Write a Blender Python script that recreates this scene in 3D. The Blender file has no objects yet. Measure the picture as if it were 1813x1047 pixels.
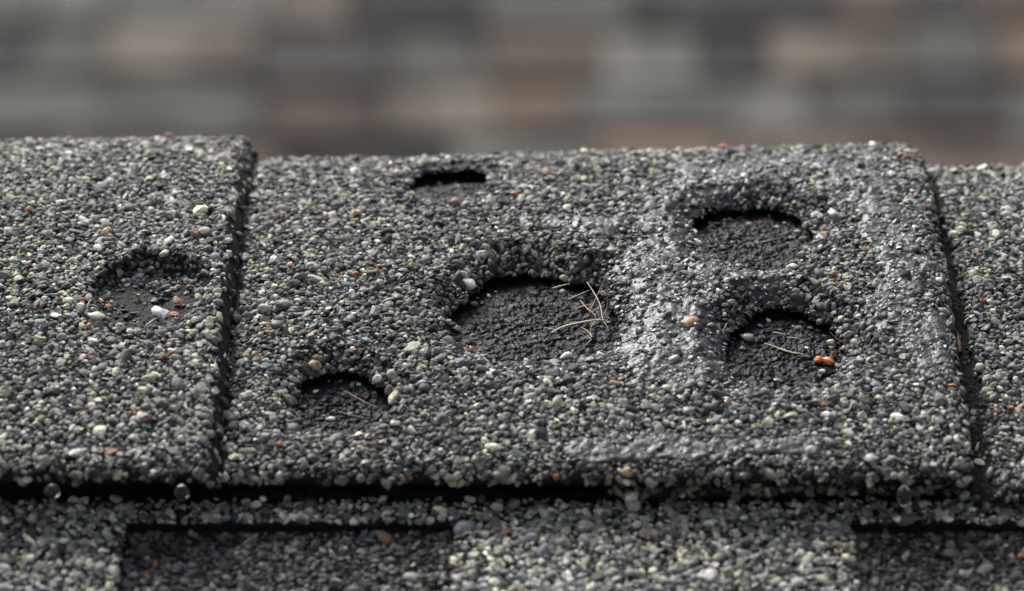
import bpy, math
import numpy as np
from mathutils import Matrix, Vector

# ------------------------------------------------------------------ camera, sky, sun, exposure
sc = bpy.context.scene
COL = sc.collection
MM = 1e-3
TH, DIST = math.radians(7.0), 0.82            # camera pitch, distance to the focus point (the origin)
cd = bpy.data.cameras.new('camera')
cam = bpy.data.objects.new('camera', cd); COL.objects.link(cam)
cam.location = (0, -DIST*math.cos(TH), DIST*math.sin(TH))
cam.rotation_euler = (math.pi/2 - TH, 0, 0)
cd.sensor_width = 36; cd.lens = 140.7
cd.clip_start = 0.02; cd.clip_end = 500
cd.dof.use_dof = True; cd.dof.focus_distance = 0.815; cd.dof.aperture_fstop = 12.5
sc.camera = cam

SUN_EL, SUN_AZ = math.radians(54), math.radians(-32)   # high, behind the ridge, to the left
w = bpy.data.worlds.new('World'); sc.world = w; w.use_nodes = True
nt = w.node_tree; nt.nodes.clear()
sky = nt.nodes.new('ShaderNodeTexSky'); sky.sky_type = 'NISHITA'; sky.sun_disc = False
sky.sun_elevation = SUN_EL; sky.sun_rotation = SUN_AZ
sky.air_density = 1.0; sky.dust_density = 6.0; sky.ozone_density = 1.0
hs = nt.nodes.new('ShaderNodeHueSaturation'); hs.inputs['Saturation'].default_value = 0.42   # overcast: nearly grey
bg = nt.nodes.new('ShaderNodeBackground'); bg.inputs['Strength'].default_value = 0.055
wo = nt.nodes.new('ShaderNodeOutputWorld')
nt.links.new(sky.outputs[0], hs.inputs['Color']); nt.links.new(hs.outputs[0], bg.inputs['Color']); nt.links.new(bg.outputs[0], wo.inputs[0])
sd = bpy.data.lights.new('sun', 'SUN'); sd.energy = 1.5; sd.angle = math.radians(26); sd.color = (1, .995, .98)
sun = bpy.data.objects.new('sun', sd); COL.objects.link(sun)
sdir = Vector((math.sin(SUN_AZ)*math.cos(SUN_EL), math.cos(SUN_AZ)*math.cos(SUN_EL), math.sin(SUN_EL)))
sun.rotation_euler = sdir.to_track_quat('Z', 'Y').to_euler(); sun.location = (0, 0, 5)
vs = sc.view_settings
vs.view_transform = 'Standard'; vs.look = 'None'; vs.gamma = 1; vs.use_curve_mapping = False
vs.exposure = 1.52
sc.cycles.use_denoising = True
sc.cycles.max_bounces = 8; sc.cycles.transmission_bounces = 6; sc.cycles.caustics_refractive = False; sc.cycles.caustics_reflective = False

# ------------------------------------------------------------------ helpers
rng = np.random.default_rng(11)
_T = np.random.default_rng(5).random((256, 256))
def vnoise(x, y, seed=0):
    x = np.asarray(x, float) + seed*17.31; y = np.asarray(y, float) + seed*9.77
    xi = np.floor(x).astype(int); yi = np.floor(y).astype(int); fx = x-xi; fy = y-yi
    fx = fx*fx*(3-2*fx); fy = fy*fy*(3-2*fy)
    g = lambda a, b: _T[a & 255, b & 255]
    return (g(xi, yi)*(1-fx)+g(xi+1, yi)*fx)*(1-fy) + (g(xi, yi+1)*(1-fx)+g(xi+1, yi+1)*fx)*fy
def fbm(x, y, seed=0, o=3):
    s = 0; a = .5
    for k in range(o):
        s = s + a*(vnoise(x*2**k, y*2**k, seed+k*3)-.5)*2; a *= .5
    return s
def sstep(a, b, x):
    t = np.clip((x-a)/(b-a), 0, 1); return t*t*(3-2*t)

def link(o, parent=None):
    COL.objects.link(o)
    if parent is not None: o.parent = parent
    return o
def thing(name, label, cat, loc=(0, 0, 0), group=None):
    o = bpy.data.objects.new(name, None); COL.objects.link(o); o.location = loc; o.empty_display_size = .01
    o['label'] = label; o['category'] = cat
    if group: o['group'] = group
    return o
def np_mesh(name, V, F, mat, smooth=True, col=None):
    """V (n,3), F (m,k) with a fixed k"""
    V = np.ascontiguousarray(V, np.float32); F = np.ascontiguousarray(F, np.int32)
    me = bpy.data.meshes.new(name); k = F.shape[1]
    me.vertices.add(len(V)); me.vertices.foreach_set('co', V.ravel())
    me.loops.add(F.size); me.loops.foreach_set('vertex_index', F.ravel())
    me.polygons.add(len(F)); me.polygons.foreach_set('loop_start', np.arange(0, F.size, k, dtype=np.int32))
    me.polygons.foreach_set('use_smooth', np.broadcast_to(np.asarray(smooth, bool), (len(F),)).copy())
    if col is not None:
        at = me.color_attributes.new('Col', 'FLOAT_COLOR', 'POINT')
        at.data.foreach_set('color', np.ascontiguousarray(col, np.float32).ravel())
    me.update(calc_edges=True); me.materials.append(mat)
    return me
def grid_faces(nu, nv):
    i, j = np.meshgrid(np.arange(nu-1), np.arange(nv-1), indexing='ij')
    a = i*nv+j
    return np.stack([a, a+nv, a+nv+1, a+1], -1).reshape(-1, 4)
def part(name, V, F, mat, parent, **kw):
    loc = np.array(parent.location) if parent is not None else np.zeros(3)
    return link(bpy.data.objects.new(name, np_mesh(name, V-loc, F, mat, **kw)), parent)

# ------------------------------------------------------------------ materials
def mat_new(name):
    m = bpy.data.materials.new(name); m.use_nodes = True
    t = m.node_tree; return m, t, t.nodes['Principled BSDF'], t.nodes, t.links
def add_bump(t, b, pos, scale, dist, strength=1.0, kind='noise', detail=3):
    N, L = t.nodes, t.links
    n = N.new('ShaderNodeTexNoise'); n.inputs['Scale'].default_value = scale; n.inputs['Detail'].default_value = detail
    L.new(pos, n.inputs['Vector'])
    bp = N.new('ShaderNodeBump'); bp.inputs['Distance'].default_value = dist; bp.inputs['Strength'].default_value = strength
    L.new(n.outputs['Fac'], bp.inputs['Height'])
    return n, bp
def granule_material(name, source):
    m, t, b, N, L = mat_new(name)
    geo = N.new('ShaderNodeNewGeometry')
    if source == 'attr':
        a = N.new('ShaderNodeAttribute'); a.attribute_name = 'Col'; col, wet = a.outputs['Color'], a.outputs['Alpha']
    else:
        a = N.new('ShaderNodeObjectInfo'); col, wet = a.outputs['Color'], a.outputs['Alpha']
    n, bp = add_bump(t, b, geo.outputs['Position'], 1600, .00012, .8)
    L.new(bp.outputs[0], b.inputs['Normal'])
    n2 = N.new('ShaderNodeTexNoise'); n2.inputs['Scale'].default_value = 900; n2.inputs['Detail'].default_value = 4
    L.new(geo.outputs['Position'], n2.inputs['Vector'])
    mr = N.new('ShaderNodeMapRange'); mr.inputs['From Min'].default_value = .3; mr.inputs['From Max'].default_value = .7
    mr.inputs['To Min'].default_value = .6; mr.inputs['To Max'].default_value = 1.35
    L.new(n2.outputs['Fac'], mr.inputs['Value'])
    mu = N.new('ShaderNodeMix'); mu.data_type = 'RGBA'; mu.blend_type = 'MULTIPLY'; mu.inputs[0].default_value = 1
    L.new(col, mu.inputs[6]); L.new(mr.outputs[0], mu.inputs[7])
    L.new(mu.outputs[2], b.inputs['Base Color'])
    rr = N.new('ShaderNodeMapRange'); rr.inputs['To Min'].default_value = .72; rr.inputs['To Max'].default_value = .3
    L.new(wet, rr.inputs['Value']); L.new(rr.outputs[0], b.inputs['Roughness'])
    b.inputs['IOR'].default_value = 1.45; sr = N.new('ShaderNodeMapRange'); sr.inputs['To Min'].default_value = .3; sr.inputs['To Max'].default_value = .5; L.new(wet, sr.inputs['Value']); L.new(sr.outputs[0], b.inputs['Specular IOR Level'])
    return m
M_GRAN = granule_material('mineral_granules', 'attr')
M_GRAN1 = granule_material('mineral_granule_single', 'obj')

def bitumen(name, base, rough, bump_scale, dist, chips=0, rvar=.12, spec=.5):
    m, t, b, N, L = mat_new(name)
    geo = N.new('ShaderNodeNewGeometry'); pos = geo.outputs['Position']
    n, bp = add_bump(t, b, pos, bump_scale, dist, 1.0, detail=5)
    if chips:
        # curled flakes of torn asphalt: distorted cells stretched across the slope
        nw = N.new('ShaderNodeTexNoise'); nw.inputs['Scale'].default_value = 500; L.new(pos, nw.inputs['Vector'])
        mx = N.new('ShaderNodeVectorMath'); mx.operation = 'MULTIPLY_ADD'
        mx.inputs[1].default_value = (.0022, .0022, .0022); L.new(nw.outputs['Color'], mx.inputs[0]); L.new(pos, mx.inputs[2])
        sc_ = N.new('ShaderNodeVectorMath'); sc_.operation = 'MULTIPLY'; sc_.inputs[1].default_value = (.85, 1, 1); L.new(mx.outputs[0], sc_.inputs[0])
        v = N.new('ShaderNodeTexVoronoi'); v.inputs['Scale'].default_value = chips; v.feature = 'F1'; L.new(sc_.outputs[0], v.inputs['Vector'])
        bp2 = N.new('ShaderNodeBump'); bp2.inputs['Distance'].default_value = .0009; bp2.invert = True
        L.new(v.outputs['Distance'], bp2.inputs['Height']); L.new(bp2.outputs[0], bp.inputs['Normal'])
    L.new(bp.outputs[0], b.inputs['Normal'])
    n3 = N.new('ShaderNodeTexNoise'); n3.inputs['Scale'].default_value = 260; n3.inputs['Detail'].default_value = 4; L.new(pos, n3.inputs['Vector'])
    cr = N.new('ShaderNodeMapRange'); cr.inputs['To Min'].default_value = rough-rvar; cr.inputs['To Max'].default_value = rough+rvar
    L.new(n3.outputs['Fac'], cr.inputs['Value']); L.new(cr.outputs[0], b.inputs['Roughness'])
    mx2 = N.new('ShaderNodeMix'); mx2.data_type = 'RGBA'; L.new(n3.outputs['Fac'], mx2.inputs[0])
    mx2.inputs[6].default_value = (*[c*.7 for c in base], 1); mx2.inputs[7].default_value = (*[c*1.3 for c in base], 1)
    L.new(mx2.outputs[2], b.inputs['Base Color']); b.inputs['IOR'].default_value = 1.5; b.inputs['Specular IOR Level'].default_value = spec
    return m
M_MAT = bitumen('asphalt_mat', (.012, .012, .013), .6, 900, .0011, spec=.14)
M_DENT = bitumen('bare_asphalt', (.006, .0072, .0105), .42, 1300, .0004, chips=560, spec=.13, rvar=.2)
M_FILM = bitumen('wet_asphalt_film', (.03, .031, .034), .36, 700, .0004, rvar=.1, spec=.34)
M_GAP_SHADE = bitumen('gap_shade_black', (.008, .008, .008), .5, 600, .0005)  # black that stands in for deep shade under the cap edges

def plain(name, base, rough, var=.25, scale=300, trans=0, sss=0):
    m, t, b, N, L = mat_new(name)
    geo = N.new('ShaderNodeNewGeometry')
    n = N.new('ShaderNodeTexNoise'); n.inputs['Scale'].default_value = scale; n.inputs['Detail'].default_value = 4; L.new(geo.outputs['Position'], n.inputs['Vector'])
    mx = N.new('ShaderNodeMix'); mx.data_type = 'RGBA'; L.new(n.outputs['Fac'], mx.inputs[0])
    mx.inputs[6].default_value = (*[c*(1-var) for c in base], 1); mx.inputs[7].default_value = (*[min(1, c*(1+var)) for c in base], 1)
    L.new(mx.outputs[2], b.inputs['Base Color']); b.inputs['Roughness'].default_value = rough
    return m
M_STRAW = plain('dry_straw', (.55, .46, .29), .5, .3, 400)
M_NEEDLE = plain('brown_needle', (.24, .12, .06), .45, .35, 400)
M_FIBRE = plain('grey_brown_fibre', (.2, .15, .09), .5, .3, 400)
M_FLAKE = plain('white_flake', (.82, .83, .84), .55, .08, 800)
M_SHELL = plain('cream_chip', (.45, .42, .36), .5, .2, 700)
mw, t, b, N, L = mat_new('water')
b.inputs['Base Color'].default_value = (1, 1, 1, 1); b.inputs['Transmission Weight'].default_value = 1; b.inputs['Roughness'].default_value = .0; b.inputs['IOR'].default_value = 1.333
M_WATER = mw

# ------------------------------------------------------------------ the ridge: profile of a cap across the ridge (mm, s runs up the slope)
NODES = np.array([(-60, 37), (0, 36), (30, 32), (65, 27.5), (97, 22), (110, 17), (127, 6), (147, -18), (167, -27), (260, -30)], float)
SS = np.arange(-60, 260, .25)
AA = np.radians(np.interp(SS, NODES[:, 0], NODES[:, 1]))
YY = np.concatenate([[0], np.cumsum(np.cos(AA[:-1])*.25)]); ZZ = np.concatenate([[0], np.cumsum(np.sin(AA[:-1])*.25)])
_i = np.argmin(abs(SS-65)); YY -= YY[_i]; ZZ -= ZZ[_i]
def P(x, s, h):
    x, s, h = np.broadcast_arrays(np.asarray(x, float), np.asarray(s, float), np.asarray(h, float))
    a = np.interp(s, SS, AA)
    return np.stack([x, np.interp(s, SS, YY)-h*np.sin(a), np.interp(s, SS, ZZ)+h*np.cos(a)], -1)*MM

# dents: centre x, s; radius x, s; funnel depth, drop at far rim, drop at near rim, funnel reach, bare floor?
DENTS = {
    'main':  (4.6, 58.6, 16.6, 18.2, 4.2, 1.5, 1.3, 1.38, True, 1, 'bare black floor of the largest hail dent, strewn with straw'),
    'upper': (50.5, 87.4, 12.6, 14.5, 3.5, 1.4, 1.0, 1.38, True, 2, 'bare black floor of the hail dent near the top right'),
    'lower': (54.6, 46.0, 12.8, 14.3, 4.0, 1.4, 1.1, 1.42, True, 3, 'bare black floor of the hail dent holding an orange pebble'),
    'crest': (-13.5, 112.4, 8.8, 11.2, 1.1, 2.8, .0, 1.3, True, 4, 'bare floor of the small hail dent below the crest'),
    'small': (-33.8, 30.6, 9.4, 11.4, 2.6, 1.9, .9, 1.4, True, 5, 'dark floor of the small hail dent with a pine needle'),
}
SHALLOW = (-73.3, 59.5, 12.0, 13.5, 3.8)
FILM = [(31.9,39.7,30.8,58.5,6.4),(30.8,58.5,27.2,73,5.2),(27.2,73,33.6,90.9,4.6),(33.6,90.9,40.2,106.3,5.2),(40.5,112.5,65.3,120.1,3.2),(75.7,98.9,80.5,70.9,4.6),(80.5,70.9,75.7,53.1,5),(79.1,53,85.8,38,5.2),(39.9,70.4,50.2,67.9,4.1),(11.1,90.7,18.2,89.2,3.2),(13.6,13.3,36.6,12.7,2.8),(36.6,12.7,57.4,13.7,2.3),(66.3,117.9,78.6,104.2,4.6),(27.6,47.1,32.9,36.1,5.2),(38,50.6,38.5,36,3.5)]
def dent_r(d, x, s):
    dx, ds = (x-d[0])/d[2], (s-d[1])/d[3]
    r = np.sqrt(dx*dx+ds*ds); a = np.arctan2(ds, dx)
    return r/dent_R(d, a), a
def dent_R(d, a):
    k = d[9]
    return 1+.05*np.sin(2*a+k*1.7)+.045*np.sin(3*a+k*2.9)+.035*np.sin(5*a+k*4.1)+.025*np.sin(9*a+k)+.018*np.sin(14*a+k*3.3)+.014*np.sin(23*a+k*5.7)
def film_mask(x, s, grow=1.0):
    m = np.zeros(np.broadcast(x, s).shape)
    for (x0, s0, x1, s1, wd) in FILM:
        dx, ds = x1-x0, s1-s0; tt = np.clip(((x-x0)*dx+(s-s0)*ds)/(dx*dx+ds*ds), 0, 1)
        q = np.hypot(x-x0-tt*dx, s-s0-tt*ds)
        m = np.maximum(m, (1-sstep(.3, 1.7, q/(wd*grow)))*(.78 if x0 > 60 else 1))
    m = m*1.05 + .8*fbm(x/7, s/7, 31) + .5*fbm(x/2.4, s/2.4, 37) - .06
    return np.clip(m, 0, 1)*(m > 0)
CAPS = {  # x0, x1, front edge s(x), smax, thickness
    'left': dict(x0=-140, x1=-57.2, T=2.6), 'mid': dict(x0=-66, x1=88.6, T=2.4), 'right': dict(x0=20, x1=140, T=1.9)}
def s_edge(cap, x):
    x = np.asarray(x, float)
    if cap == 'left': e = 4.8+0*x
    elif cap == 'mid': e = 9.2-3.6*(x+58)/147 + np.where(x < -58.5, 14, 0)
    else: e = 7.6-2.6*sstep(84, 96, x)
    return e + .35*fbm(x/9, 0*x, 51 if cap == 'mid' else 57)
def x_edge(cap, s):
    return CAPS[cap]['x1'] + (.5*fbm(s/7, 0*s, 61) if cap != 'right' else 0*s)
def H(cap, x, s, film=True):
    x = np.asarray(x, float); s = np.asarray(s, float)
    h = .45*fbm(x/24, s/24, 3)+.2*fbm(x/6, s/6, 9)
    if cap == 'left':
        h = h+5.1+.4*(x+58)/95
        c = SHALLOW; r = np.hypot((x-c[0])/c[2], (s-c[1])/c[3]); r = r*(1+.12*fbm(x/6, s/6, 71))
        far = .5+.5*np.clip((s-c[1])/c[3], -1, 1)
        h = h-c[4]*(.4+.6*far)*(1-sstep(.8, 1.12, r))+.15*np.exp(-((r-1.25)/.16)**2)
    elif cap == 'mid':
        h = h+3.7*(x+58)/147
        for d in DENTS.values():
            r, a = dent_r(d, x, s)
            far = .5+.5*np.sin(a)
            dep = d[4]*(.45+.55*far**.8)
            ro = d[7]
            rn = r+.12*fbm(x/4, s/4, 151)
            h = h-dep*(1-sstep(.9, ro, r))-.75*(.35+.65*far)*(1-sstep(ro-.04, ro+.05, rn))*sstep(1.0, ro, r)+.12*np.exp(-((r-ro-.1)/.16)**2)
    else:
        gx = 1.1*fbm(s/6, 0*s, 131)+.5*fbm(s/1.8, 0*s, 135)-1.5*(1-sstep(10, 120, s))
        h = h-1.2-1.3*(1-sstep(30, 89, x))-4*sstep(12, 22, s)*(1-sstep(83, 86.5, x))-2.6*sstep(87, 88.5, x)*(1-sstep(90.6, 92.8, x+gx))
    # rolled free edges
    e = s-s_edge(cap, x); h = h-1.0*(1-sstep(-.5, 3, e))**2
    if cap != 'right':
        e = x_edge(cap, s)-x; h = h-(3.0 if cap == 'left' else 1.4)*np.clip(1-e/2.6, 0, 1.2)**1.6
    return h
def PH(cap, x, s, dh=0): return P(x, s, H(cap, x, s)+dh)
def normals(f, x, s, e=.35):
    tx = f(x+e, s)-f(x-e, s); ts = f(x, s+e)-f(x, s-e)
    n = np.cross(tx, ts); return n/np.linalg.norm(n, axis=-1, keepdims=True)

# ------------------------------------------------------------------ granule templates
def icosphere(sub=2):
    import bmesh
    bm = bmesh.new(); bmesh.ops.create_icosphere(bm, subdivisions=sub, radius=1)
    V = np.array([v.co[:] for v in bm.verts]); F = np.array([[v.index for v in f.verts] for f in bm.faces]); bm.free()
    return V, F
def octo():
    V = [(1,0,0),(-1,0,0),(0,1,0),(0,-1,0),(0,0,1),(0,0,-1)]
    F = [(0,2,4),(2,1,4),(1,3,4),(3,0,4),(2,0,5),(1,2,5),(3,1,5),(0,3,5)]
    mid = {}; out = []
    def m(a, b):
        k = (min(a, b), max(a, b))
        if k not in mid:
            p = np.array(V[a], float)+np.array(V[b], float); V.append(tuple(p/np.linalg.norm(p))); mid[k] = len(V)-1
        return mid[k]
    for a, b_, c in F:
        x, y, z = m(a, b_), m(b_, c), m(c, a); out += [(a, x, z), (x, b_, y), (z, y, c), (x, y, z)]
    return np.array(V, float), np.array(out)
def rock(V, r):
    n = r.normal(size=(7, 3)); n /= np.linalg.norm(n, axis=1)[:, None]; d = r.uniform(.36, .85, 7)
    q = V@n.T; rad = np.where(q > .05, d/np.maximum(q, .05), 9).min(1)
    rad = np.minimum(rad, 1.0)
    W = V*rad[:, None]; W -= .5*(W.max(0)+W.min(0)); return W/np.abs(W).max(0)
TPL = []
for (V, F) in (icosphere(), octo()):
    r = np.random.default_rng(3); TPL.append(([rock(V, r) for _ in range(16)], F))
UNIT = [np_mesh('granule', v, TPL[0][1], M_GRAN1, smooth=(k % 5 == 0)) for k, v in enumerate(TPL[0][0])]

PAL = np.array([(.165,.168,.155),(.036,.037,.040),(.34,.338,.295),(.45,.425,.32),(.16,.175,.19),(.205,.208,.16),(.24,.16,.105),(.085,.085,.086),(.55,.54,.50),(.36,.15,.075)])
def colours(n, wts):
    wts = np.array(wts, float); k = rng.choice(len(PAL), n, p=wts/wts.sum())
    c = PAL[k]*np.exp(rng.normal(0, .32, (n, 1)))*np.exp(rng.normal(0, .022, (n, 3)))
    return c
W_GREY = [27, 20, 15, 8, 9, 9, 1.0, 14, 2.8, .25]
W_PALE = [25, 14, 19, 11, 8, 10, 1.0, 11, 4.0, .25]
W_BRUISE_SHADE = [14, 34, 5, 4, 5, 3, .7, 32, 1, .2]   # granules pressed in by the hail, also painted shade inside the dents
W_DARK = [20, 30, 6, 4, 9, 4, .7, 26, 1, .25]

def frames(n, nrm, tilt):
    """random orthonormal frames about nrm, tipped by up to tilt"""
    nn = nrm+rng.normal(0, tilt, (n, 3)); nn /= np.linalg.norm(nn, axis=1)[:, None]
    a = rng.normal(size=(n, 3)); a -= nn*(a*nn).sum(1)[:, None]; a /= np.linalg.norm(a, axis=1)[:, None]
    return np.stack([a, np.cross(nn, a), nn], -1)       # columns are the axes

def hexpts(x0, x1, s0, s1, d, jit=.5):
    nx = int((x1-x0)/d)+1; ns = int((s1-s0)/(d*.866))+1
    i, j = np.meshgrid(np.arange(nx), np.arange(ns), indexing='ij')
    x = x0+(i+.5*(j % 2))*d; s = s0+j*d*.866
    x = x+rng.uniform(-jit, jit, x.shape)*d; s = s+rng.uniform(-jit, jit, x.shape)*d
    return x.ravel(), s.ravel()
CAMV = np.array(cam.location); FW = np.array([0, math.cos(TH), -math.sin(TH)]); UP = np.array([0, math.sin(TH), math.cos(TH)])

class Granules:
    def __init__(self): self.a = []
    def add(self, pos, nrm, size, col, wet, sink=.15, tilt=.3, flat=(.38, .72)):
        n = len(pos)
        if n == 0: return
        a = size[:, None]*np.stack([rng.uniform(.9, 1.45, n), rng.uniform(.65, 1.0, n), rng.uniform(*flat, n)], -1)*MM
        self.a.append((pos+nrm*(a[:, 2]*(1-2*np.clip(sink, 0, .95)))[:, None]*.55, frames(n, nrm, tilt), a, np.concatenate([col, np.broadcast_to(np.asarray(wet, float), (n,))[:, None]], 1)))
    def finish(self, parent, coat_label, nsingle=300):
        pos, R, a, col = (np.concatenate(q) for q in zip(*self.a)); n = len(pos)
        d = pos-CAMV; wz = d@FW; ix = 7087*d[:, 0]/wz; iy = -7087*(d@UP)/wz
        inside = (abs(ix) < 890) & (abs(iy) < 510)
        score = np.where(inside, a[:, 0]*a[:, 1]/wz**2*np.exp(-((iy-40)/330)**2), 0)
        var = rng.integers(0, 16, n)
        order = np.argsort(-score); single = np.zeros(n, bool); single[order[:nsingle]] = True; single &= score > 0
        base = Vector(parent.location)
        for i in np.nonzero(single)[0]:
            o = bpy.data.objects.new('granule', UNIT[var[i]])
            o.matrix_world = Matrix.Translation(Vector(pos[i])-base) @ Matrix((R[i]*a[i][None, :]).tolist()).to_4x4()
            o.color = col[i]; link(o, parent)
        hi = (abs(ix) < 960) & (iy > -170) & (iy < 270)
        Vs, Fs, Cs, Sm, off = [], [], [], [], 0
        for lod, sel in ((0, hi & ~single), (1, ~hi & ~single)):
            for k in range(16):
                tv, tf = TPL[lod if k % 5 == 0 else 1]
                q = np.nonzero(sel & (var == k))[0]
                if len(q) == 0: continue
                v = np.einsum('nij,vj->nvi', R[q]*a[q][:, None, :], tv[k])+pos[q][:, None, :]
                f = tf[None]+(np.arange(len(q))*len(tv[k]))[:, None, None]+off
                Vs.append(v.reshape(-1, 3)); Fs.append(f.reshape(-1, 3)); Sm.append(np.full(len(q)*len(tf), k % 5 == 0)); Cs.append(np.repeat(col[q], len(tv[k]), 0)); off += len(q)*len(tv[k])
        o = part('granule_coating', np.concatenate(Vs), np.concatenate(Fs), M_GRAN, parent, col=np.concatenate(Cs), smooth=np.concatenate(Sm))
        o['kind'] = 'stuff'; o['label'] = coat_label
        

# ------------------------------------------------------------------ setting: ground, own roof, neighbouring roof
def structure(name, V, F, mat):
    o = part(name, np.array(V, float), np.array(F), mat, None, smooth=False); o['kind'] = 'structure'; return o
M_GROUND = plain('ground_soil', (.10, .11, .08), .9, .3, 1.5)
structure('ground', [(-150, -150, -5), (150, -150, -5), (150, 150, -5), (-150, 150, -5)], [(0, 1, 2, 3)], M_GROUND)
AF = math.radians(27)
FO = P(0, 7.5, -6.6)/MM
def PF(x, t, h):                                  # field slope: t up the slope, h out of it (mm)
    x, t, h = np.broadcast_arrays(np.asarray(x, float), np.asarray(t, float), np.asarray(h, float))
    return np.stack([x, FO[1]+t*math.cos(AF)-h*math.sin(AF), FO[2]+t*math.sin(AF)+h*math.cos(AF)], -1)*MM
def granular_sheet(name, base, scale):
    m, t, b, N, L = mat_new(name)
    geo = N.new('ShaderNodeNewGeometry')
    v = N.new('ShaderNodeTexVoronoi'); v.inputs['Scale'].default_value = scale; L.new(geo.outputs['Position'], v.inputs['Vector'])
    hsv = N.new('ShaderNodeSeparateColor'); L.new(v.outputs['Color'], hsv.inputs[0])
    mr = N.new('ShaderNodeMapRange'); mr.inputs['To Min'].default_value = .35; mr.inputs['To Max'].default_value = 1.7; L.new(hsv.outputs[0], mr.inputs[0])
    oi = N.new('ShaderNodeObjectInfo')
    mx = N.new('ShaderNodeMix'); mx.data_type = 'RGBA'; mx.blend_type = 'MULTIPLY'; mx.inputs[0].default_value = 1
    if base is None: L.new(oi.outputs['Color'], mx.inputs[6])
    else: mx.inputs[6].default_value = (*base, 1)
    L.new(mr.outputs[0], mx.inputs[7]); L.new(mx.outputs[2], b.inputs['Base Color']); b.inputs['Roughness'].default_value = .9; b.inputs['Specular IOR Level'].default_value = .2
    if base is None:
        n5 = N.new('ShaderNodeTexNoise'); n5.inputs['Scale'].default_value = 11; n5.inputs['Detail'].default_value = 3; L.new(geo.outputs['Position'], n5.inputs['Vector'])
        m5 = N.new('ShaderNodeMapRange'); m5.inputs['From Min'].default_value = .3; m5.inputs['From Max'].default_value = .7; m5.inputs['To Min'].default_value = .5; m5.inputs['To Max'].default_value = 1.55; L.new(n5.outputs['Fac'], m5.inputs[0])
        x5 = N.new('ShaderNodeMix'); x5.data_type = 'RGBA'; x5.blend_type = 'MULTIPLY'; x5.inputs[0].default_value = 1
        L.new(mx.outputs[2], x5.inputs[6]); L.new(m5.outputs[0], x5.inputs[7]); L.new(x5.outputs[2], b.inputs['Base Color'])
    bp = N.new('ShaderNodeBump'); bp.inputs['Distance'].default_value = .4/scale; bp.invert = True; L.new(v.outputs['Distance'], bp.inputs['Height']); L.new(bp.outputs[0], b.inputs['Normal'])
    return m
M_DECK = granular_sheet('grey_shingle_sheet', (.11, .11, .108), 600)
a0, a1 = PF(0, -1600, -4.5), PF(0, 118, -9)
b1 = a1+np.array([0, 1.6*math.cos(AF), -1.6*math.sin(AF)])
structure('roof', [(-2.5, a0[1], a0[2]), (2.5, a0[1], a0[2]), (2.5, a1[1], a1[2]), (-2.5, a1[1], a1[2]), (2.5, b1[1], b1[2]), (-2.5, b1[1], b1[2])],
          [(0, 1, 2, 3), (3, 2, 4, 5)], M_DECK)

BA = math.radians(22); BP = np.array([0, 3.75, -.21])
def PB(x, t, h): return BP+np.array([x, t*math.cos(BA)-h*math.sin(BA), t*math.sin(BA)+h*math.cos(BA)])
M_TAB = granular_sheet('weathered_roof_shingle', None, 420)
M_BROOF = granular_sheet('dark_roof_sheet', (.07, .068, .065), 420)
M_WALL = plain('rendered_wall', (.42, .40, .36), .85, .08, 3)
house = thing('shingled_house', 'blurred house roof of mixed grey and brown shingles behind the ridge', 'house', tuple(PB(0, -1.5, 0)-np.array([0, 0, 4.14])))
e0, e1 = PB(0, -1.5, -.02), PB(0, 1.75, -.02); e2 = e1+np.array([0, 3.0, -1.2])
part('roof_deck', np.array([(-5, *e0[1:]), (5, *e0[1:]), (5, *e1[1:]), (-5, *e1[1:]), (5, *e2[1:]), (-5, *e2[1:])]), np.array([(0, 1, 2, 3), (3, 2, 4, 5)]), M_BROOF, house, smooth=False)
wy0, wy1, wz0, wz1 = e0[1]+.25, e2[1]-.25, -5.0, e0[2]+.05
part('wall', np.array([(-4.8, wy0, wz0), (4.8, wy0, wz0), (4.8, wy1, wz0), (-4.8, wy1, wz0), (-4.8, wy0, wz1), (4.8, wy0, wz1), (4.8, wy1, wz1), (-4.8, wy1, wz1)]),
     np.array([(0, 1, 5, 4), (1, 2, 6, 5), (2, 3, 7, 6), (3, 0, 4, 7)]), M_WALL, house, smooth=False)
def tab_mesh(wd, ln, th):
    x, y, c = wd/2, ln, .002
    V = [(-x, 0, 0), (x, 0, 0), (x, y, 0), (-x, y, 0), (-x, 0, th-c), (x, 0, th-c), (-x+c, c, th), (x-c, c, th), (x-c, y, th*.55), (-x+c, y, th*.55), (x, y, th*.4), (-x, y, th*.4)]
    F = [(0, 1, 5, 4), (4, 5, 7, 6), (6, 7, 8, 9), (1, 2, 10, 5), (3, 0, 4, 11), (5, 10, 8, 7), (11, 4, 6, 9), (0, 3, 2, 1)]
    return np_mesh('shingle_tab', np.array(V), np.array(F), M_TAB, smooth=False)
TABW = (.08, .105, .13, .15, .175)
TABM = [tab_mesh(wd, .2, .012) for wd in TABW]
brng = np.random.default_rng(23)
BCOL = np.array([.072, .067, .06])*.16+.84*np.array([(.040,.038,.036),(.075,.075,.069),(.13,.125,.11),(.080,.056,.043),(.135,.092,.066),(.022,.021,.022),(.095,.099,.088),(.145,.118,.095)])
BWT = np.array([17, 12, 9, 15, 12, 17, 13, 8.]); BWT /= BWT.sum()
hb = Vector(house.location)
for c in range(-4, 8):
    x = -1.35+brng.uniform(0, .15)
    while x < 1.35:
        k = brng.integers(0, 5)
        o = bpy.data.objects.new('shingle_tab', TABM[k])
        p = PB(x+TABW[k]/2, (c-1)*.143-.02+brng.uniform(-.022, .022), brng.uniform(-.001, .004)+.0)
        o.location = Vector(p)-hb; o.rotation_euler = (BA-.03, 0, 0)
        o.color = (*BCOL[brng.choice(8, p=BWT)]*brng.uniform(.7, 1.0), 1); link(o, house)
        x += TABW[k]+.004

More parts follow.
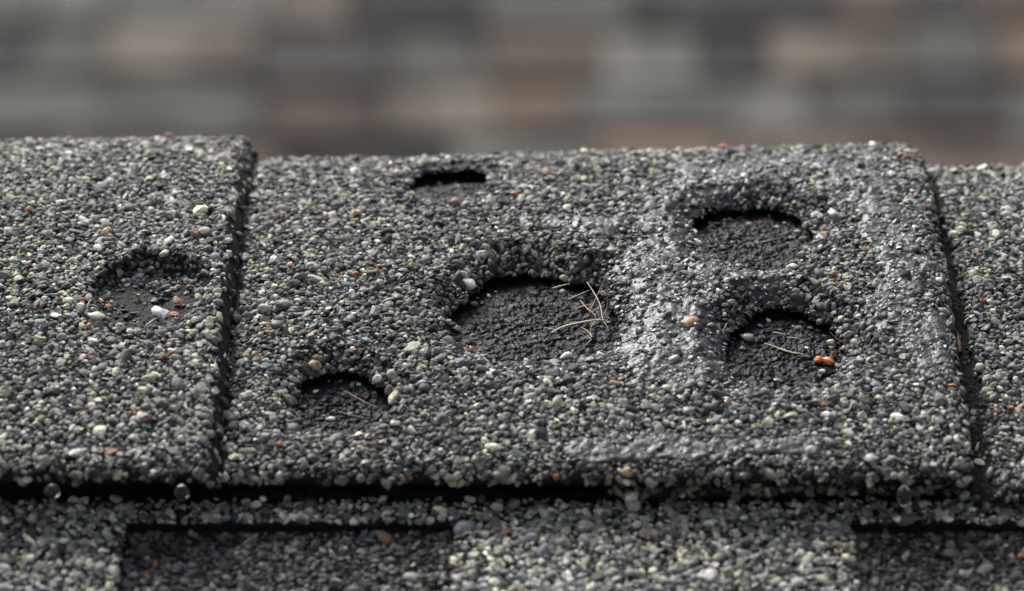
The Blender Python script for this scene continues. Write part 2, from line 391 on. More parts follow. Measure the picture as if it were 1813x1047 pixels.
# ------------------------------------------------------------------ ridge cap shingles
def build_cap(cap, label, smax=215, step=.7):
    c = CAPS[cap]; x0, x1, T = c['x0'], c['x1'], c['T']
    root = thing('ridge_cap_shingle', label, 'shingle', tuple(P((x0+x1)/2, 10, -4)), 'ridge cap shingles along the crest')
    xs = np.linspace(x0, x1, int((x1-x0)/step)); js = np.linspace(0, 1, int(smax/step))**1.0
    X = np.repeat(xs[:, None], len(js), 1); E = s_edge(cap, xs)[:, None]; S = E+(smax-E)*js[None]
    if cap != 'right': X = X+(x_edge(cap, S)-x1)*sstep(x1-4, x1, X)
    V = PH(cap, X, S); F = grid_faces(len(xs), len(js))
    if cap == 'mid':
        cx = X.ravel()[F].mean(1); cs_ = S.ravel()[F].mean(1); keep = np.ones(len(F), bool)
        for d in DENTS.values(): keep &= dent_r(d, cx, cs_)[0] > .985
        F = F[keep]
    Vs = [V.reshape(-1, 3)]; Fs = [F]; off = V.shape[0]*V.shape[1]
    ws = np.linspace(0, 1, 6)
    # front wall and underside
    h0 = H(cap, X[:, 0], S[:, 0])
    rows = [P(X[:, 0], S[:, 0]-.7*math.sin(math.pi*q)**.7, h0-T*q) for q in ws]+[P(X[:, 0], S[:, 0]+8, h0-T-.6)]
    Vw = np.stack(rows, 1); Vs.append(Vw.reshape(-1, 3)); Fs.append(grid_faces(len(xs), len(rows))[:, ::-1]+off); off += Vw.shape[0]*Vw.shape[1]
    # end wall
    if cap != 'right':
        he = H(cap, X[-1], S[-1])
        rows = [P(X[-1]+.5*math.sin(math.pi*q)**.7, S[-1], he-(T+.3)*q) for q in ws]+[P(X[-1]-2.5, S[-1]+1.5, he-T-.5)]
        Vw = np.stack(rows, 1); Vs.append(Vw.reshape(-1, 3)); Fs.append(grid_faces(len(js), len(rows))+off)
    part('asphalt_mat', np.concatenate(Vs), np.concatenate(Fs), M_MAT, root)
    return root
def wall_points(cap, root, g, dens_front, dens_end, wts):
    c = CAPS[cap]; T = c['T']; x0, x1 = c['x0'], c['x1']
    n = int((x1-x0)*T*dens_front)
    x = rng.uniform(x0, x1, n); q = rng.uniform(0, 1, n)**1.35*.55; s = s_edge(cap, x)-.6*np.sin(math.pi*q)**.7
    p = P(x, s, H(cap, x, s+.6)-T*q)
    a = np.interp(s, SS, AA); nr = np.stack([0*a, -np.cos(a), -np.sin(a)], -1)
    up = np.stack([0*a, -np.sin(a), np.cos(a)], -1); nr = nr+up*(.9-1.5*q)[:, None]; nr /= np.linalg.norm(nr, axis=1)[:, None]
    g.add(p, nr, np.clip(rng.lognormal(-.27, .22, n), .45, 1.2), colours(n, wts), .3)
    if dens_end:
        n = int(150*T*dens_end); s = rng.uniform(s_edge(cap, x1), 150, n); q = rng.uniform(0, 1, n)**1.3
        x = x_edge(cap, s)+.4*np.sin(math.pi*q)**.7
        p = P(x, s, H(cap, x-.4, s)-T*q); nr = np.tile([1., 0, 0], (n, 1)); nr[:, 2] += .9-1.3*q; nr /= np.linalg.norm(nr, axis=1)[:, None]
        g.add(p, nr, np.clip(rng.lognormal(-.3, .2, n), .45, 1.1), colours(n, W_DARK), .3)

def cover(cap, g, wts, smin=-.5, smax=143, xlo=None):
    c = CAPS[cap]
    for (d, mu, sg, sk, wmul) in ((1.02, -.62, .32, .3, 0), (2.5, -.33, .28, .1, 1)):
        x, s = hexpts(xlo if xlo is not None else c['x0'], c['x1'], 4, smax, d, .55)
        k = (s > s_edge(cap, x)-.2) & (x < x_edge(cap, s)+.1)
        if cap == 'left': k &= (x < x_edge(cap, s)-1.3+.9*fbm(s/2.5, 0*s, 141)) | (rng.random(len(x)) < .22)
        if cap == 'mid': k &= (x > -55.4+.9*fbm(s/3, 0*s, 145)) | (rng.random(len(x)) < .15)
        keep = rng.random(len(x))
        wet = np.zeros(len(x)); dark = np.zeros(len(x)); sink = np.full(len(x), sk)
        if cap == 'mid':
            for nm, dd in DENTS.items():
                r, a = dent_r(dd, x, s)
                near = .5-.5*np.sin(a)
                k &= r > 1.0-.05*near*(keep < .3)-.01
            for nm, dd in DENTS.items(): dark = np.maximum(dark, (.63+.33*np.sin(dent_r(dd, x, s)[1]))*(1-sstep(1.2, dd[7]+.22, dent_r(dd, x, s)[0]+.2*fbm(x/4, s/4, 44))))  # bruise mix weighted to the far side, painting shade into the granule colour
            m = film_mask(x, s); wet = np.maximum(sstep(.15, .7, m), .7*sstep(.1, .8, film_mask(x, s, 1.9)))
            wet_ = sstep(.15, .7, m)
            if wmul: k &= keep > wet_*.55
            else: k &= keep > wet_*.12
            sink = sink+.1*wet
        elif cap == 'left':
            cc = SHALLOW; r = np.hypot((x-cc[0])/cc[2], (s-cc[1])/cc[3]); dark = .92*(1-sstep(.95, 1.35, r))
            inn = (1-sstep(.55, .95, r))*sstep(-.9, -.2, -(s-cc[1])/cc[3]+.1*0)
            k &= keep > inn*.8*(1-wmul*.2)
            k &= ~((np.hypot((x+75)/7, (s-52.5)/4) < 1) & (keep < .7))
        else:
            gx = 1.1*fbm(s/6, 0*s, 131)+.5*fbm(s/1.8, 0*s, 135)-1.5*(1-sstep(10, 120, s))
            k &= (x+gx > 91.4+1.0*keep) | (x < 86) | ((keep > .9) & (s < 60))
            k &= ~((x < 86) & (s > 30))
        # a thinner coat in wind-worn patches
        thin = sstep(.1, .5, fbm(x/14, s/14, 83+len(cap)))
        k &= rng.random(len(x)) > thin*(.10 if not wmul else .5)
        x, s, wet, sink, dark = x[k], s[k], wet[k], sink[k], dark[k]; n = len(x)
        f = lambda u, v: PH(cap, u, v)
        nr = normals(f, x, s); col = np.where((rng.random(n) < dark)[:, None], colours(n, W_BRUISE_SHADE), colours(n, wts))
        fm = (wet*rng.uniform(.45, 1, n))[:, None]
        col = col*(1-fm)+fm*np.array([.06, .062, .067])
        damp = (1-sstep(1, 9, s-s_edge(cap, x)+3*fbm(x/9, s/9, 161)))[:, None]     # the drip edge is soaked
        col = col*(1-.42*damp); wet = np.maximum(wet, .55*damp[:, 0])
        size = np.clip(rng.lognormal(mu, sg, n), .4, 1.5)
        lift = (.45*np.clip(wet-.7, 0, 1)/.3*(damp[:, 0] < .05))[:, None]*nr*MM*.6
        g.add(f(x, s)+lift, nr, size, col, np.clip(.15+rng.normal(0, .15, n)+.75*wet, 0, 1), sink=sink)

def floor_h(d, x, s):
    """height of a dent's floor over the untouched cap, mm"""
    r, a = dent_r(d, x, s); yn = np.clip((s-d[1])/d[3], -1, 1)
    dep = (d[4]+d[5])*(.86+.14*yn) - (0 if d[6] > .05 else .5*(1-yn)*d[5])
    return -dep-.35*(1-np.minimum(r, 1)**2)
def base_h(x, s): return 3.7*(x+58)/147+.45*fbm(x/24, s/24, 3)
def build_dent(root, key):
    d = DENTS[key]; na, nr_ = 220, 66
    a = np.linspace(0, 2*math.pi, na+1)[:, None]; rr = np.linspace(0, 1.02, nr_)[None]
    far = .5+.5*np.sin(a)
    R = dent_R(d, a)
    X = d[0]+d[2]*rr*R*np.cos(a)*(1+.10*far*rr**4); S = d[1]+d[3]*rr*R*np.sin(a)*(1+.10*far*rr**4)
    h = base_h(X, S)+floor_h(d, X, S)
    rid = 1-abs(fbm(X/1.1, S/1.25, 91, 2))*2.2; h = h+.42*np.clip(rid, -1, 1)*(1-rr**8)+.5*fbm(X/3.2, S/3.2, 95)
    # wall rows climbing back under the rim
    rows_x, rows_s, rows_h = [X], [S], [h]
    for q, inn in ((.35, 1.09), (.7, 1.07), (1.0, 1.0)):
        f2 = 1+(inn-1)*far
        xx = d[0]+d[2]*R*np.cos(a)*f2; s2 = d[1]+d[3]*R*np.sin(a)*f2
        top = H('mid', d[0]+d[2]*R*np.cos(a)*1.01, d[1]+d[3]*R*np.sin(a)*1.01)-.25
        rows_x.append(xx); rows_s.append(s2); rows_h.append(h[:, -1:]*(1-q)+top*q)
    X, S, h = np.concatenate(rows_x, 1), np.concatenate(rows_s, 1), np.concatenate(rows_h, 1)
    o = part('hail_dent', P(X, S, h).reshape(-1, 3), grid_faces(*X.shape), M_DENT, root); o['label'] = d[10]

left = build_cap('left', 'ridge cap at the left, lapped over its neighbour, one shallow gravelly dent')
mid = build_cap('mid', 'ridge cap in the middle, pitted by five deep bare hail dents')
right = build_cap('right', 'ridge cap at the right edge, undented, tucked under its neighbour beyond a dark gap')
for k in DENTS: build_dent(mid, k)

# glossy asphalt film between the dents
xs = np.arange(5, 90, .4); ss_ = np.arange(8, 128, .4); X, S = np.meshgrid(xs, ss_, indexing='ij')
m = film_mask(X, S)
V = P(X, S, H('mid', X, S)+np.clip((m-.2)*1.2, -.3, .5)+.34*fbm(X/1.6, S/1.2, 41, 2)+.02)
F = grid_faces(*X.shape); fm = m.ravel()[F].min(1) > .2
for d in DENTS.values(): fm &= dent_r(d, X.ravel()[F].mean(1), S.ravel()[F].mean(1))[0] > 1.05
fm &= (S-s_edge('mid', X)).ravel()[F].min(1) > .8; fm &= (x_edge('mid', S)-X).ravel()[F].min(1) > .8
used = np.unique(F[fm]); remap = np.zeros(X.size, int); remap[used] = np.arange(len(used))
o = part('asphalt_film', V.reshape(-1, 3)[used], remap[F[fm]], M_FILM, mid); o['label'] = 'glossy wet grey film smeared between the dents'

g = Granules(); cover('left', g, W_PALE); wall_points('left', left, g, .5, .12, W_GREY); g.finish(left, 'grey and beige mineral granules coating the cap at the left')
g = Granules(); cover('mid', g, W_GREY, xlo=-62); wall_points('mid', mid, g, .45, .5, W_GREY)
for key, d in DENTS.items():                      # crumbs lying on the dent floors
    n = {'main': 46, 'upper': 34, 'lower': 46, 'crest': 8, 'small': 46}[key]
    a = rng.uniform(0, 2*math.pi, n); r_ = np.where(rng.random(n) < (.35 if key == 'small' else .15), rng.uniform(.1, .8, n), rng.uniform(.82, .98, n))
    x = d[0]+d[2]*r_*np.cos(a); s = d[1]+d[3]*r_*np.sin(a)
    g.add(P(x, s, base_h(x, s)+floor_h(d, x, s)), normals(lambda u, v: P(u, v, base_h(u, v)+floor_h(d, u, v)), x, s), rng.uniform(.35, .75, n), colours(n, W_GREY), .4, sink=.1)
g.finish(mid, 'wet grey mineral granules coating the dented cap')
g = Granules(); cover('right', g, W_GREY); wall_points('right', right, g, .5, 0, W_GREY); g.finish(right, 'grey mineral granules coating the cap at the right edge')

# ------------------------------------------------------------------ laminated shingle below the caps
lam = thing('laminated_shingle', 'blurred laminated roof shingle with raised tabs below the ridge caps', 'shingle', tuple(PF(0, -40, -4)))
TS, TL = -6.2, 1.9                                # lower edge of the unbroken strip, thickness of a layer
TABS = [(-160, -74.6), (-11.2, 65.5), (128, 160)]
def slab(name, x0, x1, t0, t1, h, T, mat, wob):
    nx, nt_ = int((x1-x0)/.8)+2, int((t1-t0)/.8)+2
    X, Tt = np.meshgrid(np.linspace(x0, x1, nx), np.linspace(t0, t1, nt_), indexing='ij')
    X = X+.4*fbm(Tt/6, X*0, wob)*((X == x0) | (X == x1)); e = np.minimum(np.minimum(X-x0, x1-X), Tt-t0)
    hh = h+.3*fbm(X/20, Tt/20, 13)-.5*(1-sstep(0, 1.5, e))**2
    V = PF(X, Tt+.4*fbm(X/8, 0*X, wob+1)*(Tt == t0), hh)
    Vs, Fs, off = [V.reshape(-1, 3)], [grid_faces(nx, nt_)], nx*nt_
    for ed, flip in ((V[0], 0), (V[-1], 1), (V[:, 0], 1)):
        dn = PF(0, 0, -T)-PF(0, 0, 0); w_ = np.stack([ed, ed+dn], 1); f = grid_faces(len(ed), 2)+off
        Vs.append(w_.reshape(-1, 3)); Fs.append(f[:, ::-1] if flip else f); off += len(ed)*2
    return part(name, np.concatenate(Vs), np.concatenate(Fs), mat, lam)
slab('backing_layer', -165, 165, -75, 4, -TL, 2, M_MAT, 101)
slab('upper_strip', -165, 165, TS, 60, 0, TL-.05, M_MAT, 105)
for i, (a_, b_) in enumerate(TABS): slab('tab', a_, b_, -75, TS+1.5, -.05, TL-.1, M_MAT, 110+i*3)
V = np.array([PF(-160, 3, .5), PF(160, 3, .5), PF(160, 30, .5), PF(-160, 30, .5), PF(-160, 2, .1), PF(160, 2, .1)])
part('gap_shade_strip', V, np.array([(0, 1, 2, 3), (4, 5, 1, 0)]), M_GAP_SHADE, lam)  # black strip added to deepen the shade in the gap under the caps
g = Granules()
for (d, mu, sg, sk) in ((1.2, -.4, .28, .3), (2.6, -.12, .24, .05)):
    x, t_ = hexpts(-160, 160, -74, 1.6, d, .55)
    on = (t_ > TS)
    for (a_, b_) in TABS: on |= (x > a_) & (x < b_)
    k = rng.random(len(x)) > np.where(t_ > -.2, .5, .03)
    if d > 2: k &= (rng.random(len(x)) > np.where(on, .15, .55)) & (t_ < -1)
    # the strip's shaded foot in the recesses stays bare
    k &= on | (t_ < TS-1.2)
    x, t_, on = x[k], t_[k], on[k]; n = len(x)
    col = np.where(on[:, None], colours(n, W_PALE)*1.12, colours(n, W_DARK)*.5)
    hh = np.where(on, 0, -TL)+.3*fbm(x/20, t_/20, 13)
    nr = np.tile([0, -math.sin(AF), math.cos(AF)], (n, 1))
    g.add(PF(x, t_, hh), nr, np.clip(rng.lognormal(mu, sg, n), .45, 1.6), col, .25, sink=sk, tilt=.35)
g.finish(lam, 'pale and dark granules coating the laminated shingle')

# ------------------------------------------------------------------ loose things
def cap_at(x): return 'left' if x < -57.7 else ('mid' if x < 90.5 else 'right')
def ground_at(x, s):
    """surface height (mm) and normal where a loose thing lies"""
    c = cap_at(x)
    x_, s_ = np.array([float(x)]), np.array([float(s)])
    f = lambda u, v: PH(c, u, v)
    if c == 'mid':
        for d in DENTS.values():
            if dent_r(d, x_, s_)[0][0] < .97:
                f = (lambda dd: lambda u, v: P(u, v, base_h(u, v)+floor_h(dd, u, v)))(d); return f(x_, s_)[0], normals(f, x_, s_)[0], True
    return f(x_, s_)[0], normals(f, x_, s_)[0], False
M_COLS = {}
ORANGE, RED, AMBER, TAN, BEIGE, PINK, WHITE, GREY, BROWN = (.40,.17,.085), (.28,.11,.075), (.40,.22,.09), (.33,.22,.13), (.42,.34,.22), (.36,.23,.18), (.68,.68,.65), (.27,.27,.25), (.22,.15,.10)
px = .116/2
PEBBLES = [  # x, s, width px in the photograph, colour, label
 (-7.9,67.1,18,TAN,'tan flat pebble in the shaded upper left of the largest dent'),
 (-6.2,67.9,9,TAN,'tiny tan pebble beside the flat pebble in the largest dent'),
 (-11.3,57.9,18,BEIGE,'beige oblong pebble on the left rim of the largest dent'),
 (-8.3,50.4,17,ORANGE,'orange pebble on the lower left rim of the largest dent'),
 (-7.0,48.7,14,GREY,'grey pebble touching the orange one at the largest dent'),
 (0.3,42.2,21,ORANGE,'orange pebble on the near rim of the largest dent'),
 (10.9,42.6,26,WHITE,'white flat pebble on the near rim of the largest dent'),
 (-16.6,81.1,13,ORANGE,'orange pebble above the largest dent, left of its rim'),
 (62.1,40.6,15,WHITE,'pale barrel shaped pebble just below the orange double pebble'),
 (65.4,42.5,14,GREY,'grey pebble at the right end of the orange double pebble'),
 (47.8,52.9,25,GREY,'large grey stone on the upper left rim of the lower right dent'),
 (68.2,49.2,22,GREY,'large grey stone on the right rim of the lower right dent'),
 (52.8,38.2,11,WHITE,'white chip on the floor of the lower right dent'),
 (46.6,49.6,13,TAN,'tan stone at the left edge of the lower right dent'),
 (-67.9,57.9,18,AMBER,'amber pebble in the shallow dent of the left cap'),
 (-66.1,64,13,AMBER,'small amber pebble in the upper right of the shallow dent'),
 (-81.3,57.9,11,ORANGE,'upper of two touching orange pebbles in the shallow dent'),
 (-81.8,56.3,13,ORANGE,'lower of two touching orange pebbles in the shallow dent'),
 (-76.2,60.3,12,AMBER,'yellow pebble in the middle of the shallow dent'),
 (-79.5,66.5,12,TAN,'olive tan pebble near the top of the shallow dent'),
 (-84.7,46.8,13,ORANGE,'orange pebble below the cream chip on the left cap'),
 (-39.7,41.8,28,TAN,'large tan pebble above the small dent with the needle'),
 (-26.4,37.3,20,WHITE,'white oval pebble right above the small dent with the needle'),
 (-35.8,28.2,14,WHITE,'white crumb on the floor of the small dent with the needle'),
 (-31.5,45.2,12,RED,'red brown pebble above the small dent with the needle'),
 (-11.6,116.6,11,ORANGE,'orange pebble inside the small dent below the crest'),
 (-12,100.4,22,PINK,'pinkish stone just under the small dent below the crest'),
 (52.4,97.6,14,ORANGE,'orange pebble under the far rim of the upper right dent'),
 (50.3,96.4,16,TAN,'tan pebble beside the orange one in the upper right dent'),
 (61.1,88.3,19,PINK,'pink stone at the right edge of the upper right dent'),
 (58.2,74.6,13,AMBER,'amber pebble on the near rim of the upper right dent'),
 (64.4,82.7,18,WHITE,'white pebble on the right rim of the upper right dent'),
 (60,77.1,19,BEIGE,'pale wedge shaped pebble on the lower right rim of the upper dent'),
 (-100.9,88.9,17,ORANGE,'orange pebble near the left edge of the left cap'),
 (-65.4,79.2,15,ORANGE,'orange pebble above the shallow dent on the left cap'),
 (-45.7,74.7,14,ORANGE,'orange pebble just right of the left cap edge'),
 (-27.8,71.3,15,RED,'lower of two touching red pebbles left of the largest dent'),
 (-27.3,73.4,12,RED,'upper of two touching red pebbles left of the largest dent'),
 (-32.2,71,12,ORANGE,'small orange pebble left of the two red pebbles'),
 (-20.6,73.1,20,BROWN,'brown oblong pebble left of the largest dent'),
 (0.5,103,13,ORANGE,'orange pebble right of the small crest dent'),
 (-32.8,95.5,16,ORANGE,'orange triangular pebble below and left of the small crest dent'),
 (10.5,113.1,13,TAN,'tan pebble near the crest right of the small crest dent'),
 (46.3,133.0,20,ORANGE,'orange pebble on the crest above the upper right dent'),
 (84.0,119.5,15,ORANGE,'orange pebble at the top right corner of the dented cap'),
 (-75.6,133.2,21,PINK,'pink stone on the crest of the left cap'),
 (35.7,52.1,42,TAN,'largest stone, brown and angular, in the wet film beside the largest dent'),
 (65.8,67.3,16,ORANGE,'orange pebble right above the lower right dent'),
 (61,69.6,14,BROWN,'brown pebble between the two right hand dents'),
 (22.2,7.6,25,TAN,'large tan pebble on the front edge of the dented cap'),
 (-69.1,37.1,14,RED,'red pebble below the shallow dent on the left cap'),
 (-28.1,15.5,14,ORANGE,'orange pebble near the front edge below the needle dent'),
 (57.9,11.7,21,WHITE,'white pebble near the front edge below the lower right dent'),
 (96.4,63.4,14,ORANGE,'orange pebble on the right cap beside the dark gap'),
 (98.7,28.5,15,ORANGE,'orange pebble low on the right cap'),
 (-40.6,48.8,18,TAN,'tan pebble between the left cap edge and the largest dent'),
 (-45.3,15.7,16,ORANGE,'orange pebble near the front edge beside the left cap'),
 (-71.3,18.5,24,PINK,'pink stone low on the left cap'),
]
prng = np.random.default_rng(77)
for (x, s, wpx, colr, lab) in PEBBLES:
    p, nr, infloor = ground_at(x, s)
    a = wpx*.92*px*MM*np.array([1.0, .8, .6]); k = int(prng.integers(0, 16))
    nn = nr+prng.normal(0, .12, 3); nn /= np.linalg.norm(nn); ax = np.array([1, prng.normal(0, .35), prng.normal(0, .1)]); ax -= nn*(ax@nn); ax /= np.linalg.norm(ax)
    R = np.stack([ax, np.cross(nn, ax), nn], -1)
    o = bpy.data.objects.new('pebble', UNIT[k])
    if wpx > 40: a = a*np.array([1, 1, .45])
    lift = a[2]*.75 if infloor else a[2]*.5+(.0006 if wpx < 40 else .0002)
    o.matrix_world = Matrix.Translation(Vector(p+nr*lift)) @ Matrix((R*a[None]).tolist()).to_4x4()
    o.color = (*colr, .45); o['label'] = lab; o['category'] = 'pebble'; o['group'] = 'stray coloured pebbles on the caps'
    link(o)

# orange double pebble in the lower right dent
def two_lobes():
    V, F = icosphere(4); W = V*np.array([1, .62, .5])
    W[:, 1:] *= (np.maximum(1-V[:, 0]**4, .05)/np.maximum(1-V[:, 0]**2, .05))[:, None]**.5
    waist = 1-.45*np.exp(-((V[:, 0]+.12)/.26)**2); W[:, 1] *= waist; W[:, 2] *= waist
    W[:, 1] += -.28*V[:, 0]-.25*V[:, 0]**2; W *= (1+.05*np.sin(7*V[:, 1]+4*V[:, 2]+3*V[:, 0])+.04*np.sin(13*V[:, 0]+9*V[:, 2]))[:, None]
    return W, F
V, F = two_lobes(); p, nr, _ = ground_at(62.7, 43.8)
R = np.array(Matrix.Rotation(math.radians(27.5), 3, 'X'))
o = part('double_pebble', (V*np.array([33*px, 30*px, 26*px])*MM)@R.T+p+nr*.9*MM, F, M_GRAN, None, col=np.tile([.55, .17, .035, .6], (len(V), 1)))
o['label'] = 'bright orange two lobed pebble on the floor of the lower right dent'; o['category'] = 'pebble'

def tube(name, pts, rad, mat, label, cat, group, taper=.25, nseg=6):
    """a tapered stem through (x, s, lift mm) points"""
    W = []
    for (x, s, l) in pts:
        p, nr, _ = ground_at(x, s); W.append(p+nr*l*MM)
    W = np.array(W); n = len(W); tt = np.linspace(0, n-1, max(8, 5*n))
    i = np.clip(tt.astype(int), 0, n-2); f = (tt-i)[:, None]
    A = np.array([W[max(0, k-1)] for k in i]); B_ = W[i]; C = W[i+1]; Dd = np.array([W[min(n-1, k+2)] for k in i])
    C_ = .5*((2*B_)+(-A+C)*f+(2*A-5*B_+4*C-Dd)*f*f+(-A+3*B_-3*C+Dd)*f**3)
    tg = np.gradient(C_, axis=0); tg /= np.linalg.norm(tg, axis=1)[:, None]
    sd_ = np.cross(tg, [0, -.4, 1]); sd_ /= np.linalg.norm(sd_, axis=1)[:, None]; u2 = np.cross(sd_, tg)
    u = np.linspace(0, 1, len(C_)); rr = rad*MM*(1-(1-taper)*np.abs(2*u-.7)/1.3)*(1+.12*np.sin(u*23+rad*50))
    a = np.arange(nseg)/nseg*2*math.pi
    V = C_[:, None]+rr[:, None, None]*(np.cos(a)[None, :, None]*sd_[:, None]+np.sin(a)[None, :, None]*u2[:, None]*.7)
    F = []
    m_ = len(C_)
    for k in range(m_-1):
        for q in range(nseg):
            q2 = (q+1) % nseg; F.append((k*nseg+q, k*nseg+q2, (k+1)*nseg+q2, (k+1)*nseg+q))
    o = part(name, V.reshape(-1, 3), np.array(F), mat, None); o['label'] = label; o['category'] = cat
    if group: o['group'] = group
G1 = 'dry straw bits in the largest dent'
S_ = lambda *a: a
STEMS = [
 ('pine_needle', [(8.3,71.0,1.6),(12.0,71.8,2.2)], .33, M_NEEDLE, 'brown needle piece under the far rim of the largest dent', 'needle', None),
 ('straw', [(11.6,68.2,.6),(16.1,70.0,1.6)], .13, M_STRAW, 'thin straw pointing at the far rim of the largest dent', 'straw', G1),
 ('straw', [(15.6,71.6,2.6),(17.2,67.4,2.0),(18.2,63.6,1.6),(18.6,59.3,1.2),(19.6,56.4,1.0)], .15, M_STRAW, 'long upright straw crossing the straw tangle from the far rim', 'straw', G1),
 ('straw', [(14.1,67.2,.9),(15.4,64,.9),(16.9,61.4,1.0),(17.3,59.2,.8)], .2, M_NEEDLE, 'brown curved stem in the middle of the straw tangle', 'straw', G1),
 ('straw', [(13.6,64.8,.6),(16.5,65.4,1.0)], .22, M_NEEDLE, 'short brown bit lying across the curved stem', 'straw', G1),
 ('straw', [(16.0,63.4,.7),(19.3,68.2,1.4)], .1, M_STRAW, 'thin straw slanting up to the right rim above the tangle', 'straw', G1),
 ('straw', [(16.5,62.8,.8),(19.2,64.8,1.2)], .09, M_STRAW, 'hair thin straw below the slanting one in the tangle', 'straw', G1),
 ('straw', [(20.1,65.2,1.6),(19.3,61.8,1.4),(16.3,57.6,1.0),(16.1,54.8,.7)], .16, M_NEEDLE, 'brown bent stem on the right side of the straw tangle', 'straw', G1),
 ('straw', [(8.0,55.9,.4),(10.5,57.7,.7),(14.3,58.9,.9),(16.9,59.1,1.2),(19.1,58.8,1.3)], .27, M_STRAW, 'thickest pale straw lying across the right half of the largest dent', 'straw', G1),
 ('straw', [(6.6,58.1,.3),(8.8,57.1,.3)], .14, M_STRAW, 'short straw at the left tip of the thickest straw', 'straw', G1),
 ('straw', [(14.2,57.6,.5),(15.7,55.7,.5),(16.2,53.5,.5),(15.2,51.6,.5),(14.1,50.2,.4)], .13, M_STRAW, 'hooked root hanging below the thickest straw', 'straw', G1),
 ('straw', [(11.7,59.6,.4),(14.0,59.7,.5)], .1, M_STRAW, 'short thin straw just above the thickest straw', 'straw', G1),
 ('straw', [(9.2,48.0,.4),(8.3,45.5,.7)], .12, M_FIBRE, 'short grey fibre at the near edge of the largest dent', 'fibre', None),
 ('straw', [(51.0,50.6,.9),(53.4,49.5,.6),(55.3,48.2,.5),(57.1,47.3,.5),(58.1,47.1,.5),(59.1,46.6,.4)], .24, M_STRAW, 'yellow stem across the floor of the lower right dent', 'straw', None),
 ('straw', [(52.9,54.4,1.0),(55.7,53.8,.8)], .18, M_STRAW, 'short straw under the far rim of the lower right dent', 'straw', None),
 ('straw', [(55.7,53.0,.6),(58.2,52.4,.6)], .13, M_STRAW, 'thin straw right of the short straw in the lower right dent', 'straw', None),
 ('pine_needle', [(64.4,52.6,1.8),(66.1,50.3,1.2),(67.9,46.8,1.6)], .12, M_NEEDLE, 'longer of two needles on the right rim of the lower right dent', 'needle', None),
 ('pine_needle', [(66.0,50.2,.8),(67.3,46.7,1.3)], .1, M_NEEDLE, 'shorter of two needles on the right rim of the lower right dent', 'needle', None),
 ('fibre', [(42.6,53.6,1.7),(42.0,51.3,1.2)], .14, M_NEEDLE, 'orange brown fibre on the left rim of the lower right dent', 'fibre', None),
 ('fibre', [(-80,55.1,.6),(-76.3,55.2,.5)], .12, M_NEEDLE, 'reddish fibre lying across the shallow dent of the left cap', 'fibre', None),
 ('straw', [(-73.7,48.6,1.0),(-71.1,52.3,1.1)], .14, M_STRAW, 'straw ending at the white flake in the shallow dent', 'straw', None),
 ('fibre', [(-77.1,50.3,.6),(-73.7,47.9,.9)], .14, M_FIBRE, 'grey fibre slanting along the bottom of the shallow dent', 'fibre', None),
 ('straw', [(-85.6,52.2,1.1),(-85.3,54.4,1.4),(-83.9,56.4,1.0)], .11, M_STRAW, 'curved straw at the left side of the shallow dent', 'straw', None),
 ('fibre', [(-85.3,51.5,1.0),(-82.5,51.7,1.0)], .1, M_FIBRE, 'short fibre above the cream chip on the left cap', 'fibre', None),
 ('pine_needle', [(-33.3,34.6,2.6),(-30,32.2,2.1),(-26.7,29.6,1.9)], .26, M_NEEDLE, 'brown pine needle leaning in the small dent at the lower left', 'needle', None),
 ('fibre', [(-34.6,30.2,.7),(-32.5,29.3,.7),(-29.7,28.2,.6),(-27.9,27.7,.6)], .16, M_FIBRE, 'grey fibre on the floor of the dent under the pine needle', 'fibre', None),
 ('splinter', [(52.5,88.0,.4),(55.7,89.0,.6)], .3, M_FIBRE, 'dark splinter on the floor of the upper right dent', 'splinter', None),
 ('straw', [(90.9,18.0,1.4),(91.6,19.9,1.9)], .3, M_STRAW, 'pale straw stub in the dark gap beside the right cap', 'straw', None),
 ('splinter', [(90.6,50.0,.4),(90.8,56.5,.5)], .7, M_NEEDLE, 'brown bark splinter wedged in the dark gap beside the right cap', 'splinter', None),
]
for nm, pts, rad, mt, lab, cat_, gr in STEMS: tube(nm, pts, rad, mt, lab, cat_, gr)

# white flake and cream chip in the shallow dent
def flake(name, x, s, outline, th, mat, label, cat_, lift, tilt=0):
    p, nr, _ = ground_at(x, s)
    R = np.array(Vector(nr).to_track_quat('Z', 'Y').to_matrix()); k = len(outline)
    o2 = np.array(outline)*MM*1.15; V = []
    for q, hgt in ((1, 0), (1.03, th*.5), (.9, th)):
        for (a, b_) in o2: V.append((a*q, b_*q, hgt*MM+.25*MM*math.sin(a*2300+b_*900)))
    V.append((o2[:, 0].mean(), o2[:, 1].mean(), th*1.1*MM)); V = np.array(V)
    F = []
    for r_ in range(2):
        for q in range(k):
            q2 = (q+1) % k; F += [(r_*k+q, r_*k+q2, (r_+1)*k+q2), (r_*k+q, (r_+1)*k+q2, (r_+1)*k+q)]
    for q in range(k): F.append((2*k+q, 2*k+(q+1) % k, 3*k))
    xa = np.array([1, 0, 0.]); xa -= nr*(xa@nr); xa /= np.linalg.norm(xa); R = np.stack([xa, np.cross(nr, xa), nr], -1)@np.array(Matrix.Rotation(math.radians(tilt), 3, 'X'))
    o = part(name, V@R.T+p+nr*lift*MM, np.array(F), mat, None, smooth=True); o['label'] = label; o['category'] = cat_
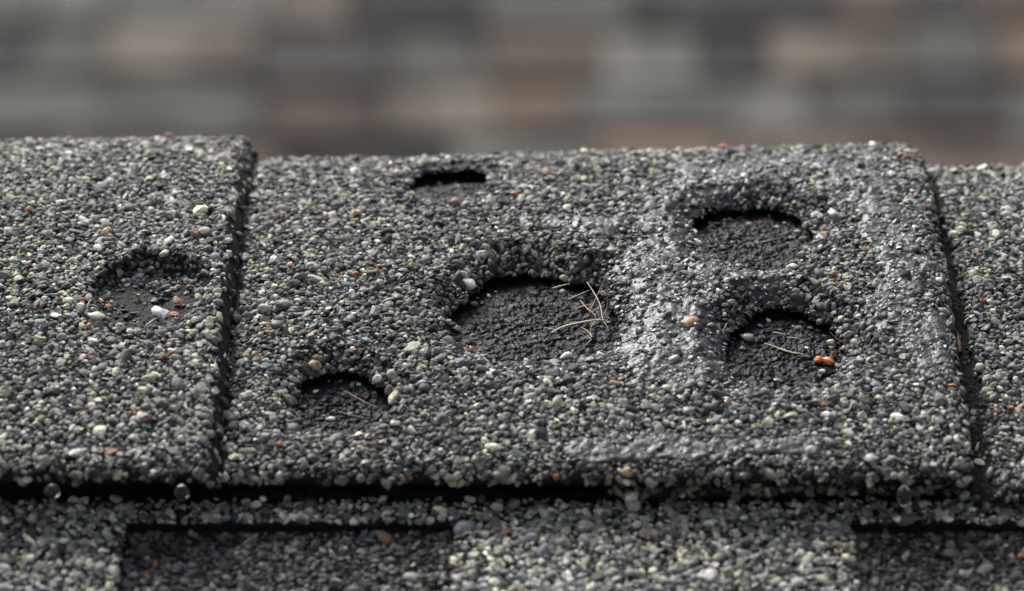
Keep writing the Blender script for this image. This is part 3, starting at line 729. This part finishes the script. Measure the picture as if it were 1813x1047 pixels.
flake('paint_flake', -70.9, 52.6, [(-1.6,.6),(-1.35,-.7),(-.7,-.55),(-.2,-.9),(.15,-.5),(.5,-1.5),(.95,-1.2),(1.1,-.5),(1.65,.25),(1.1,.6),(.3,.65),(-.4,1.2),(-1.1,1.5)], .35, M_FLAKE, 'bright white paint flake in the shallow dent of the left cap', 'flake', 1.5, 24)
flake('cream_chip', -83.5, 49.5, [(-1.6,.2),(-1.0,-.7),(.2,-.9),(1.3,-.6),(1.7,.1),(1.1,.7),(0,.9),(-1.1,.8)], .4, M_SHELL, 'flat cream chip at the lower left of the shallow dent', 'chip', 1.0)

# water drops hanging from the front edges
def drop(x, s, h, rw, rh, label):
    c = P(x, s, h); nu, nv = 24, 18
    th = np.linspace(0.02, math.pi-.02, nv); ph = np.linspace(0, 2*math.pi, nu, endpoint=False)
    V = []
    for t_ in th:
        z = math.cos(t_); r_ = math.sin(t_)*(1-.28*max(0, z))
        for q in ph: V.append((rw*r_*math.cos(q), rw*1.1*r_*math.sin(q), rh*z))
    F = [(i*nu+j, (i+1)*nu+j, (i+1)*nu+(j+1) % nu, i*nu+(j+1) % nu) for i in range(nv-1) for j in range(nu)]
    V = np.array(V)*MM+c; V = np.concatenate([V, [c+[0, 0, rh*MM], c-[0, 0, rh*MM]]])
    F3 = [(a, b_, d_) for (a, b_, c_, d_) in F]+[(b_, c_, d_) for (a, b_, c_, d_) in F]
    top, bot = len(V)-2, len(V)-1
    F3 += [(top, j, (j+1) % nu) for j in range(nu)]+[(bot, (nv-1)*nu+(j+1) % nu, (nv-1)*nu+j) for j in range(nu)]
    o = part('water_drop', V, np.array(F3), M_WATER, None); o['label'] = label; o['category'] = 'water drop'; o['group'] = 'drops hanging from the front edges'
drop(-88.4, 2.2, 2.2, 1.6, 1.6, 'clear water drop at the far left, hanging under the left cap')
drop(-63.5, 2.2, 1.9, 1.5, 1.7, 'clear water drop hanging near the corner of the left cap')
drop(75.6, 3.2, -.1, 1.45, 2.1, 'long clear water drop hanging under the dented cap at the right')
